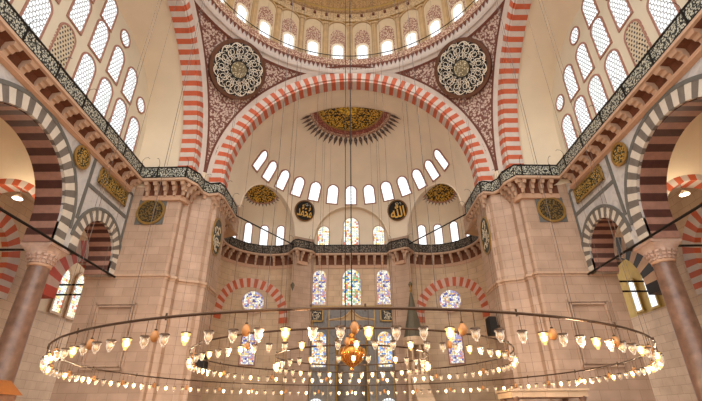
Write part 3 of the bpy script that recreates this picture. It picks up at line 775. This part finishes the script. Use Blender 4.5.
# exedrae
EC=(9.0,22.9); ER=5.2
for s in(-1,1):
    L=LR[s]
    def cy(a,z,r=ER): return (s*(EC[0]+r*sin(a)),EC[1]+r*cos(a),z)      # a measured from +Y towards the outside
    A0,A1=radians(-40),radians(150)
    A2=radians(118); mb=MB(); mb.grid([[cy(A0+(A2-A0)*i/60,z) for i in range(61)] for z in(0,6,12,17.5)]); q2=cy(A2,0); mb.quad(q2,(q2[0],15.8,0),(q2[0],15.8,17.5),(q2[0],q2[1],17.5)); mb.add([(s*11.0,15.9,17.45),(s*11.0,19.5,17.45),(s*14.5,21,17.45),(s*14.5,15.9,17.45)],[(0,1,2,3)])
    ft=sp(s*radians(35.6),0); q=cy(A0,0)
    mb.quad((ft[0],ft[1],0),q,(q[0],q[1],ZC),(ft[0],ft[1],ZC))
    ex=struct(mb.build('exedra_'+L,M['stone_dim'],None,True),'curved stone corner apse below the half dome on the %s'%L,'wall')
    mb=MB(); mb.grid([[cy(A0+(A1-A0)*i/60,z) for i in range(61)] for z in(17.5,20,22.0)]); mb.build('upper_wall',M['plaster_warm'],ex,True)
    dirx,diry=sin(EA),cos(EA); rows=[]
    for j in range(13):
        e=pi/2*j/12; row=[]
        for i in range(49):
            a=radians(-60+240*i/48); row.append((s*(EC[0]+ER*sin(a)*cos(e)),EC[1]+ER*cos(a)*cos(e),22.0+3.5*sin(e)))
        rows.append(row)
    mb=MB()
    g=MB(); g.grid(rows)
    keep=[]
    for fc in g.f:      # keep what lies behind the opening
        cx=sum(abs(g.v[i][0]) for i in fc)/4*dirx+(sum(g.v[i][1] for i in fc)/4-17)*diry
        if cx>EK-.15: keep.append(fc)
    mb.add(g.v,keep); mb.build('apse_vault',M['plaster_warm'],ex,True)
    # arch edge of the opening
    h=acos(EK/SR); mb=MB(); pts0=[];pts1=[]
    for i in range(41):
        p=EA-h*cos(pi*i/40); p=min(max(p,EA-h+1e-4),EA+h-1e-4); e=elow(p)
        pts0.append(sp(s*p,e,SR-.02)); pts1.append(sp(s*p,e,SR+.9))
    mb.grid([pts0,pts1]); mb.tube(pts0,.07,6); mb.build('opening_edge',M['plaster_warm'],ex,True)
    # upper windows
    for k in range(-1,4):
        a=radians(58.5-21.6*k)
        c=cy(a,20.9,ER-.06); window(c,(-s*sin(a),-cos(a),0),'arch',.88,2.5,'bright arched window in the %s corner apse, %s from the pier'%(L,nth(k+2)),'wsun','frame',.1,.12,(.22,.03,'lace_grey'))
    # painted disc
    cc=Vector((s*EC[0],EC[1],ZC)); d=Vector((s*1.2,1.7,4.2)).normalized(); u=d.cross(Vector((0,0,1))).normalized(); v=u.cross(d)
    def cap(r,t,off): 
        rr=ER-off; w_=sqrt(rr*rr-r*r); p=d*w_+u*r*cos(t)+v*r*sin(t); return (cc.x+p.x,cc.y+p.y,22.0+p.z*3.5/ER)
    mb=MB(); mb.grid([[cap(1.75*j/6+.01,2*pi*i/36,.05) for i in range(37)] for j in range(7)])
    o=struct(mb.build('painted_disc',M['goldscript'],None,True),'gold and black painted disc in the vault of the %s corner apse'%L,'painting')
    mb=MB(); mb.grid([[cap(r,2*pi*i/36,.06) for i in range(37)] for r in(1.75,1.95)]); mb.build('maroon_band',M['frame'],o,True)
    mb=MB()
    for k in range(32):
        t=2*pi*k/32; mb.add([cap(1.95,t-.06,.07),cap(2.35,t,.07),cap(1.95,t+.06,.07)],[(0,1,2)])
    mb.build('flame_leaves',M['greyband'],o)
    # lower blind arch with round and rectangular windows
    AC=radians(24); 
    def fa(u_,v_,w_): return cy(AC+u_/ER,v_,ER+w_)
    mb=MB(); voussoirs(mb,fa,0,11.3,3.3,4.3,-.07,.05,29,(0,1),.6,1); mb.build('blind_arch',[M['red'],M['white_pink'] if 'white_pink' in M else M['stone_dim']],ex)
    a=radians(21); c=cy(a,12.95,ER-.24); window(c,(-s*sin(a),-cos(a),0),'circle',2.3,2.3,'round stained glass window under the striped arch on the %s'%L,'stain_a','plaster_fr',.14,.1)
    c=cy(a,8.1,ER-.14); window(c,(-s*sin(a),-cos(a),0),'arch',1.45,3.1,'tall stained glass window below the round one on the %s'%L,'stain_a','frame',.12,.1)
    mb=MB(); mb.grid([[cy(radians(-38+120*i/40),z,ER-.04) for i in range(41)] for z in(0,2.6)]); mb.grid([[cy(radians(-38+120*i/40),2.65+.1*(k%2),ER-.05-.06*k) for i in range(41)] for k in range(2)])
    mb.build('grey_dado',M['gmarble'],ex,True)
# ------------------------------------------------------------------ qibla wall
mb=MB(); mb.quad((-5.2,28,0),(5.2,28,0),(5.2,28,25),(-5.2,28,25))
qb=struct(mb.build('wall_back',M['stone_dim']),'pinkish end wall with stained glass windows in the middle','wall')
mb=MB(); mb.quad((-5.2,27.97,18.35),(5.2,27.97,18.35),(5.2,27.97,24.9),(-5.2,27.97,24.9)); mb.build('upper_plaster',M['plaster_warm'],qb)
h=acos(CK/SR); p0=[];p1=[]
for i in range(41):
    p=-h*cos(pi*i/40); p=min(max(p,-h+1e-4),h-1e-4); q=sp(p,elow(p)); p0.append(q); p1.append((q[0],28,q[2]))
mb=MB(); mb.grid([p0,p1]); mb.tube(p0,.06,6); mb.build('opening_edge',M['plaster_warm'],hd,True)
mb=MB()
for s in(-1,1): mb.quad((s*4.36,27.1,0),(s*4.36,28,0),(s*4.36,28,ZC+.4),(s*4.36,27.1,ZC+.4))
mb.build('reveal',M['stone'],hd)
qn=(0,-1,0)
for x,lab,w,h,zc in((-3.27,'left',1.3,3.2,20.45),(0,'middle',1.75,4.3,21.0),(3.27,'right',1.3,3.2,20.45)):
    window((x,27.93,zc),qn,'arch',w,h,'pale stained glass window above the gallery in the centre, %s one'%lab,'stain_c','plaster_fr' ,.1,.08)
for x,lab,w,h,pane in((-3.6,'left',1.45,3.9,'stain_a'),(0,'middle, widest',2.0,4.05,'stain_b'),(3.6,'right',1.45,3.9,'stain_a')):
    window((x,27.93,14.65),qn,'arch',w,h,'stained glass window under the central gallery, %s of three'%lab,pane,'plaster_fr',.14,.1)
for s in(-1,1):
    window((s*3.45,27.75,8.0),qn,'arch',1.45,3.5,'stained glass window low beside the prayer niche, %s of it'%LR[s],'stain_d','gmarble',.18,.12)
    window((s*3.6,27.75,2.0),qn,'arch',1.8,2.7,'bright window at the foot of the end wall, %s of the niche'%LR[s],'wbright','gmarble',.2,.12,HEXG)
mb=MB(); mb.box((0,27.92,6.2),(8.7,.2,12.4)); mb.build('grey_revetment',M['gmarble'],qb)
mb=MB(); mb.box((0,27.82,12.42),(8.7,.3,.14))
for x in(-4.85+.6,-2.45,2.45,4.25): mb.box((x,27.82,6.2),(.1,.12,12.3))
mb.build('gilt_edging',M['gold'],qb)
for s in(-1,1):
    o=empty('script_tile'); place(o,(s*3.75,27.63,11.45),qn)
    mb=MB(); mb.box((0,-.03,0),(1.15,.08,1.1)); mb.build('black_field',M['black'],o)
    mb=MB()
    for z in(-.6,.6): mb.box((0,-.05,z),(1.36,.12,.12))
    for x in(-.62,.62): mb.box((x,-.05,0),(.12,.12,1.3))
    mb.build('border',M['gold'],o)
    mb=MB(); strokes(mb,lambda x,z:abs(x)<.5 and abs(z)<.47,.45,.4,16,random.Random(11+s),.08,.28,.07,-.1); mb.build('script',M['framec'],o)
    tag(o,'square black calligraphy tile on the end wall, %s of the prayer niche'%LR[s],'panel')
# prayer niche (mihrab)
o=empty('prayer_niche',(0,27.64,0))
mb=MB(); mb.box((-1.9,-.3,5.4),(.9,.6,10.8)); mb.box((1.9,-.3,5.4),(.9,.6,10.8)); mb.box((0,-.3,9.6),(2.9,.6,2.4)); mb.build('marble_surround',M['gmarble'],o)
mb=MB(); mb.lathe([(1.45,0),(1.45,6.2),(1.2,7),(.8,7.8),(.3,8.4),(0,8.5)],20,(0,0,0),0,0,pi); mb.v=[(x,-.55+.36*y,z) for x,y,z in mb.v]; mb.build('hollow',M['gmarble'],o,True)
mb=MB(); mb.tube([(-2.4,-.62,10.85),(-1.0,-.62,11.05),(-.45,-.62,11.4),(0,-.62,11.95),(.45,-.62,11.4),(1.0,-.62,11.05),(2.4,-.62,10.85)],.1,8)
mb.prism([(-2.35,10.8),(2.35,10.8),(1,11),(.45,11.35),(0,11.9),(-.45,11.35),(-1,11)],-.6,-.3,0,lambda p,y:(p[0],y,p[1]))
mb.build('gilt_pediment',M['goldpaint'],o)
mb=MB()
for x in(-1.55,1.55): mb.tube([(x,-.65,0),(x,-.65,9)],.12,10)
mb.build('corner_column',M['gold'],o)
tag(o,'grey marble prayer niche with gilt pediment in the end wall','prayer niche')

# ------------------------------------------------------------------ gallery: cornice, brackets, balustrade
def offset(path,d):
    out=[]
    for i,p in enumerate(path):
        def nrm(a,b): 
            L=sqrt((b[0]-a[0])**2+(b[1]-a[1])**2); return ((b[1]-a[1])/L,-(b[0]-a[0])/L)      # right-hand side
        ns=[]
        if i>0: ns.append(nrm(path[i-1],p))
        if i<len(path)-1: ns.append(nrm(p,path[i+1]))
        nx=sum(n[0] for n in ns)/len(ns); ny=sum(n[1] for n in ns)/len(ns); q=max(.45,nx*nx+ny*ny)
        out.append((p[0]+d*nx/q,p[1]+d*ny/q))
    return out
def sweep(mb,path,prof,mi=0):
    """prof: (distance inward from the rail line towards the wall is negative, z)"""
    rows=[[(*q,z) for q in offset(path,d)] for d,z in prof]; mb.grid(rows,mi)
def gallery(path,name,label,pitch,railmat,wpost,corb_scale=1,both=True):
    o=empty(name)
    md_=1 if corb_scale>1 else .12; zl=0 if corb_scale>1 else -.38
    mb=MB(); sweep(mb,path,[(d,z+zl) for d,z in((-1.3,17.15),(-.72,17.2),(-.72+.2*md_,17.28),(-.72+.2*md_,17.36),(-.72+.12*md_,17.4),(-.72+.16*md_,17.46),(-.72+.16*md_,17.54),(-.7,17.58),(-.7,17.62))]); mb.build('moulding',M['mould'],o)
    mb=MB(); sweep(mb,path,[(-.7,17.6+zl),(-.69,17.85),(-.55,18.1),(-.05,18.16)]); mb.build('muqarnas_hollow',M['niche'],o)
    mb=MB(); sweep(mb,path,[(-.06,18.14),(.1,18.18),(.1,18.36),(.04,18.42),(-1.3,18.42)]); mb.build('ledge',M['corb'],o)
    mb=MB(); sweep(mb,path,[(.02,18.42),(.02,19.32),(-.05,19.32),(-.05,18.42)]); mb.build('balustrade',railmat,o)
    mb=MB(); sweep(mb,path,[(.05,19.3),(.05,19.42),(-.08,19.42),(-.08,19.3),(.05,19.3)]); sweep(mb,path,[(.05,18.42),(.05,18.5),(-.08,18.5),(-.08,18.42)]); mb.build('hand_rail',M['iron'],o)
    cm=MB()
    W=.12*corb_scale
    # bracket: stepped and tapering towards the wall
    for y0,y1,z0,z1,wd in((-.7,-.5,17.55+zl,17.85+zl*.6,.8),(-.7,-.3,17.75+zl*.6,18.02+zl*.2,.95),(-.7,-.03,17.95+zl*.2,18.15,1.1)):
        cm.hexa([(-W*wd,y0,z0),(W*wd,y0,z0),(W*wd,y1-.08,z0),(-W*wd,y1-.08,z0),(-W*wd*1.25,y0,z1),(W*wd*1.25,y0,z1),(W*wd*1.25,y1,z1),(-W*wd*1.25,y1,z1)])
    me=bpy.data.meshes.new('bracket'); me.from_pydata(cm.v,[],cm.f); me.materials.append(M['corb']); me.update()
    pm=MB(); pm.box((0,.03,18.92),(.09,.1,1.06)); pme=bpy.data.meshes.new('post'); pme.from_pydata(pm.v,[],pm.f); pme.materials.append(M['iron']); pme.update()
    hm=MB(); hm.tube([(0,.0,19.4),(0,.02,19.75),(0,.15,19.95),(0,.4,20.0),(0,.55,19.88)],.016,4); hme=bpy.data.meshes.new('lamp_hook'); hme.from_pydata(hm.v,[],hm.f); hme.materials.append(M['iron']); hme.update()
    # walk the path
    d=pitch/2; acc=0; nb=0; npost=wpost*.5; total=0
    for a,b in zip(path,path[1:]):
        L=sqrt((b[0]-a[0])**2+(b[1]-a[1])**2); t=((b[0]-a[0])/L,(b[1]-a[1])/L); nx,ny=t[1],-t[0]; yaw=atan2(ny,nx)-pi/2
        while d<=acc+L:
            k=d-acc; c=link('bracket',me,o); c.location=(a[0]+t[0]*k,a[1]+t[1]*k,0); c.rotation_euler=(0,0,yaw); d+=pitch
        while npost<=acc+L:
            k=npost-acc; c=link('post',pme,o); c.location=(a[0]+t[0]*k,a[1]+t[1]*k,0); c.rotation_euler=(0,0,yaw)
            c=link('lamp_hook',hme,o); c.location=(a[0]+t[0]*k,a[1]+t[1]*k,0); c.rotation_euler=(0,0,yaw); npost+=wpost
        acc+=L
    return struct(o,label,'gallery')
for s in(-1,1):
    L=LR[s]
    def pth(P):      # left-hand paths run with the nave on their right; mirrored ones are reversed
        return P if s<0 else [(-x,y) for x,y in reversed(P)]
    gallery(pth([(-16.4,-12.5),(-16.4,10.15)]),'gallery','stone gallery with pierced balustrade along the %s wall'%L,1.22,M['rail'],2.6,1.7)
    gallery(pth([(-16.4,10.15),(-12.95,10.05),(-12.35,11.1),(-12.3,12.2),(-11.95,12.75),(-11.1,12.6),(-10.85,13.2),(-10.8,17.2),(-11.2,18.5)]),'gallery','bracketed gallery wrapped around the head of the %s pier'%L,.72,M['rail'],2.3)
    arc=[(-EC[0]+4.45*sin(a),EC[1]+4.45*cos(a)) for a in [radians(-115+140*i/20) for i in range(21)]]
    gallery(pth(arc+[(-6.75,26.2),(-6.3,25.45),(-5.9,25.35),(-4.35,26.4),(-4.1,27.2)]),'gallery','curved bracketed gallery around the %s corner apse'%L,.95,M['rail_iron'],2.2)
gallery([(-4.1,27.2),(4.1,27.2)],'gallery','straight bracketed gallery across the middle of the end wall',.9,M['rail_iron'],2.0)
for s in(-1,1):
    mb=MB(); mb.tube([(s*10.95,18.0,18.85),(s*6.15,26.15,18.85)],.07,8); tag(mb.build('tie_rod',M['iron']),'dark iron tie rod crossing the %s corner apse at gallery height'%LR[s],'tie rod')

# aisle windows seen past the small arches
window((-24.93,17.2,11.5),(1,0,0),'pointed',1.2,3.7,'coloured glass aisle window behind the left column, nearer the column','stain_c','stone_dim',.2,.15)
window((-24.93,19.3,11.6),(1,0,0),'pointed',1.25,3.9,'coloured glass aisle window behind the left column, nearer the pier','stain_c','stone_dim',.2,.15)
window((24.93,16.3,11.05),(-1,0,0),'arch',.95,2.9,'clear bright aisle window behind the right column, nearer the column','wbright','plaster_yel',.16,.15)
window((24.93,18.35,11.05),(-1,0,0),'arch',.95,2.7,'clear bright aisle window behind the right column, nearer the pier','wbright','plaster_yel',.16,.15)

# ------------------------------------------------------------------ chandelier rings, lamps, eggs
def lamp_meshes():
    r=[]
    mb=MB(); mb.tube([(0,0,.028),(0,0,-.27)],.006,4); mb.lathe([(0,-.262),(.09,-.267),(.1,-.285),(.1,-.297),(.04,-.3),(0,-.3)],14); r.append(('holder',mb,'bronze'))
    mb=MB(); mb.lathe([(.098,-.298),(.088,-.315),(.072,-.345),(.079,-.385),(.074,-.42),(.046,-.47),(.023,-.49),(.032,-.503),(.028,-.515),(0,-.52)],14); r.append(('glass_cup',mb,'glass'))
    mb=MB(); mb.lathe([(0,-.305),(.02,-.315),(.03,-.335),(.05,-.375),(.042,-.415),(.02,-.44),(0,-.445)],10); r.append(('bulb',mb,'bulb_off'))
    out={}
    for nm,mb,mt in r:
        for lit in(0,1):
            me=bpy.data.meshes.new(nm); me.from_pydata(mb.v,[],mb.f); me.polygons.foreach_set('use_smooth',[nm!='holder']*len(mb.f))
            me.materials.append(M[{'glass':'glass_lit','bulb_off':'bulb'}.get(mt,mt) if lit else mt]); me.update(); out[nm,lit]=me
    return out
LM=lamp_meshes()
RINGS=[('wide outer',10.4,3.43,128,.6,20),('middle',6.3,3.83,78,.25,10),('small inner',3.1,3.85,38,.1,6)]
lit_pts=[]
for ri,(rn,R,z,n,ph,nc) in enumerate(RINGS):
    o=empty('chandelier_ring',(0,0,z))
    mb=MB(); mb.tube([(R*sin(2*pi*i/160),-R*cos(2*pi*i/160),0) for i in range(160)],.03,8,0,True); mb.build('rim',M['bronze'],o)
    for k in range(nc):
        a=2*pi*(k+.5)/nc; x,y=R*sin(a),-R*cos(a)
        rr=sqrt(x*x+y*y); top=39.2+10.2*sqrt(max(0,1-(rr/13.1)**2))-z-.3
        mb=MB(); mb.tube([(x,y,0),(x,y,top)],.0075,4); mb.build('suspension_cable',M['cable'],o)
    for k in range(0,n,6):
        a=2*pi*(k+.5)/n; mb=MB(); mb.tube([(R*sin(a),-R*cos(a),-.06),(R*sin(a),-R*cos(a),.08)],.022,6); mb.build('cable_clip',M['bronze'],o)
    tag(o,'%s iron ring of the great chandelier, hung on long cables'%rn,'chandelier ring')
    cnt={0:[],1:[]}
    for i in range(n):
        th=2*pi*(i+ph)/n
        if th>pi: th-=2*pi
        cnt[0 if abs(th)<pi/2 else 1].append((R*sin(th),th,i))
    for side in(0,1):
        for q,(x,th,i) in enumerate(sorted(cnt[side])):
            j=i if i<=n//2 else n-i
            lit=1 if (j%7 in(0,3)) else 0
            l=empty('glass_lamp',(R*sin(th),-R*cos(th),z-.06)); l.rotation_euler=(0,0,-th+random.uniform(-.2,.2))
            for nm in('holder','glass_cup','bulb'): link(nm,LM[nm,lit],l)
            tag(l,'%s glass cup lamp, %s from the left, %s rim of the %s ring'%('lit' if lit else 'unlit',nth(q+1),('near','far')[side],rn.split()[-1]),'lamp','glass lamps on the %s chandelier ring'%rn)
            if lit: lit_pts.append((R*sin(th),-R*cos(th),z-.55))
# hanging eggs
em=MB(); em.lathe([(0,-.13),(.042,-.12),(.078,-.08),(.094,-.02),(.088,.04),(.062,.095),(.03,.122),(0,.126)],18)
eme=bpy.data.meshes.new('shell'); eme.from_pydata(em.v,[],em.f); eme.polygons.foreach_set('use_smooth',[True]*len(em.f)); eme.materials.append(M['egg']); eme.update()
cm=MB(); cm.tube([(0,0,.12),(0,0,.325)],.008,4); cm.lathe([(.03,.115),(.03,.14),(0,.15)],8); cme=bpy.data.meshes.new('hanger'); cme.from_pydata(cm.v,[],cm.f); cme.materials.append(M['bronze']); cme.update()
for (rn,R,z,n,ph,st) in(('outer',10.4,3.43,128,.6,4),('middle',6.3,3.83,78,.25,6)):
    ks=list(range(0,n-st//2,st))
    for k in ks:
        th=2*pi*(k-.5+ph)/n
        e=empty('ornament_egg',(R*sin(th),-R*cos(th),z-.36)); link('shell',eme,e).scale=(.88,.88,.9); link('hanger',cme,e)
        q=ks.index(k); d='nearest the viewer' if q==0 else '%s from the near middle going %s'%(nth(q if q<=len(ks)//2 else len(ks)-q),'right' if q<=len(ks)//2 else 'left')
        tag(e,'ochre egg ornament on the %s chandelier ring, %s'%(rn,d),'ornament','egg ornaments on the %s ring'%rn)
# gilded globe
o=empty('gilded_globe',(0,-.2,4.0)); o.scale=(.76,.76,.76)
mb=MB(); mb.lathe([(0,-.95),(.06,-.93),(.09,-.85),(.05,-.78),(.14,-.72),(.3,-.62),(.55,-.42),(.68,-.12),(.7,.05),(.62,.18),(.42,.3),(.25,.36),(.2,.4)],28); mb.build('bowl',M['brass'],o,True)
mb=MB()
for k in range(14):
    a=2*pi*k/14; mb.tube([(r*cos(a),r*sin(a),zz) for r,zz in((.16,-.72),(.32,-.62),(.57,-.42),(.7,-.12),(.72,.05),(.64,.19))],.018,5)
mb.build('ribs',M['gold'],o)
mb=MB(); mb.lathe([(.2,.38),(.34,.44),(.38,.56),(.3,.68),(.16,.76),(.12,.82),(.2,.88),(.14,.96),(.05,1.0),(.03,1.2)],24); mb.build('neck',M['brass'],o,True)
mb=MB(); mb.lathe([(0,1.18),(.06,1.2),(.09,1.27),(.05,1.34),(0,1.36)],14); mb.build('finial_knob',M['gold'],o,True)
mb=MB(); mb.tube([(0,0,1.6),(0,0,59.75)],.04,6); mb.tube([(-.36,0,1.0),(-.36,0,59.75)],.028,5); mb.build('suspension_cable',M['iron'],o)
tag(o,'large gilded globe hanging at the centre of the chandelier','globe')
# small dark pendants
for s in(-1,1):
    o=empty('hanging_pendant',(s*6.1,24.4,13.8)); mb=MB(); mb.lathe([(0,-.55),(.05,-.4),(.16,-.1),(.22,.1),(.12,.3),(.04,.4),(0,.5)],10); mb.build('body',M['lead'],o)
    mb=MB(); mb.tube([(0,0,.4),(0,0,4.4)],.015,4); mb.build('chain',M['cable'],o); tag(o,'small dark pendant hanging before the %s wall strip beside the windows'%LR[s],'pendant')

# ------------------------------------------------------------------ things low in the hall
o=empty('pulpit',(5.95,23.4,0))
mb=MB(); mb.lathe([(1.02,8.35),(.95,8.5),(.5,10.6),(.1,12.75),(0,12.8)],8); mb.build('spire',M['lead'],o)
mb=MB(); mb.lathe([(0,12.7),(.1,12.8),(.16,12.95),(.1,13.1),(.04,13.15),(.1,13.25),(.05,13.4),(0,13.6)],12); mb.build('finial',M['gold'],o)
mb=MB(); mb.lathe([(1.0,7.6),(1.1,7.7),(1.1,8.3),(1.05,8.4)],8)
for k in range(8):
    a=2*pi*(k+.5)/8; mb.box((.9*cos(a),.9*sin(a),6.4),(.16,.16,2.6),0,a)
mb.build('lantern',M['stone_dim'],o)
mb=MB(); mb.box((0,0,2.55),(1.9,1.9,5.1)); mb.build('tower',M['stone_dim'],o)
mb=MB()
mb.prism([(-1.0,5.0),(-8.5,.3),(-8.5,0),(-1.0,0)],-.7,.7,0,lambda p,y:(y,p[0],p[1])); mb.build('stair_flank',M['stone_dim'],o)
tag(o,'tall narrow marble pulpit with dark conical spire, right of the prayer niche','pulpit')
o=empty('muezzin_platform',(11.2,9.2,0))
mb=MB(); mb.box((0,0,2.75),(4.3,2.6,.3)); mb.box((0,0,2.98),(4.5,2.8,.12)); mb.build('deck',M['stone_dim'],o)
for x in(-1.9,1.9):
    for y in(-1.1,1.1): mb=MB(); mb.lathe([(.22,0),(.22,.2),(.14,.3),(.13,2.3),(.22,2.6),(.22,2.65)],12,(x,y,0)); mb.build('pillar',M['granite'],o)
tag(o,'low stone platform on pillars in front of the right pier','platform')
o=empty('wooden_kiosk',(-13.9,-.4,-.12)); o.scale=(.8,.8,1)
mb=MB(); mb.box((0,0,1.3),(1.3,1.3,2.6)); mb.build('body',M['wood'],o)
mb=MB(); mb.prism([(-.85,2.6),(.85,2.6),(0,3.15)],-.8,.8,0,lambda p,y:(p[0],y,p[1])); mb.build('gable_roof',M['owood'],o)
mb=MB()
for x in(-.65,.65): mb.box((x,-.66,1.3),(.1,.08,2.6))
mb.build('trim',M['owood'],o); tag(o,'dark wooden kiosk with orange gabled roof at the lower left','kiosk')
for s,x,y,z,k,lab in((1,10.75,14.5,7.75,1.3,'black loudspeaker fixed on the inner face of the right pier'),(-1,-10.85,13.9,5.2,1.1,'black loudspeaker fixed low on the inner face of the left pier')):
    o=empty('loudspeaker',(x,y,z)); o.rotation_euler=(0,0,-s*pi/2); o.scale=(k,1,k)
    mb=MB(); mb.hexa([(-.4,-.35,-.5),(.4,-.35,-.5),(.32,.2,-.5),(-.32,.2,-.5),(-.4,-.35,.5),(.4,-.35,.5),(.32,.2,.5),(-.32,.2,.5)]); mb.build('cabinet',M['speaker'],o)
    mb=MB(); mb.box((0,-.37,0),(.7,.04,.9)); mb.build('grille',M['iron'],o); mb=MB(); mb.box((0,.36,0),(.12,.32,.12)); mb.build('bracket',M['iron'],o); tag(o,lab,'loudspeaker')
for s in(-1,1):
    o=empty('aisle_lamp',(s*21.0,5.06,14.1)); mb=MB(); mb.lathe([(.3,-.12),(.24,.0),(.06,.2),(0,.22)],12); mb.build('shade',M['framec'],o,True)
    mb=MB(); mb.lathe([(0,-.1),(.28,-.11)],12); mb.build('lamp_face',M['lampface'] if 'lampface' in M else M['wbright'],o); mb=MB(); mb.tube([(0,0,.2),(0,0,3.0)],.015,4); mb.build('cord',M['cable'],o)
    tag(o,'small white lamp hanging in the %s aisle under the striped arch'%LR[s],'lamp')
    ld=bpy.data.lights.new('aisle_lamp_light','POINT'); ld.energy=110; ld.color=(1,.84,.62); ld.shadow_soft_size=.25
    lo=bpy.data.objects.new('aisle_lamp_light',ld); lo.location=(s*21.0,4.4,13.6); COL.objects.link(lo)
# the lit lamps' warm light
for k,p in enumerate(lit_pts[::4]):
    ld=bpy.data.lights.new('lamp_light','POINT'); ld.energy=260; ld.color=(1,.76,.5); ld.shadow_soft_size=.12
    lo=bpy.data.objects.new('lamp_light',ld); lo.location=p; COL.objects.link(lo)
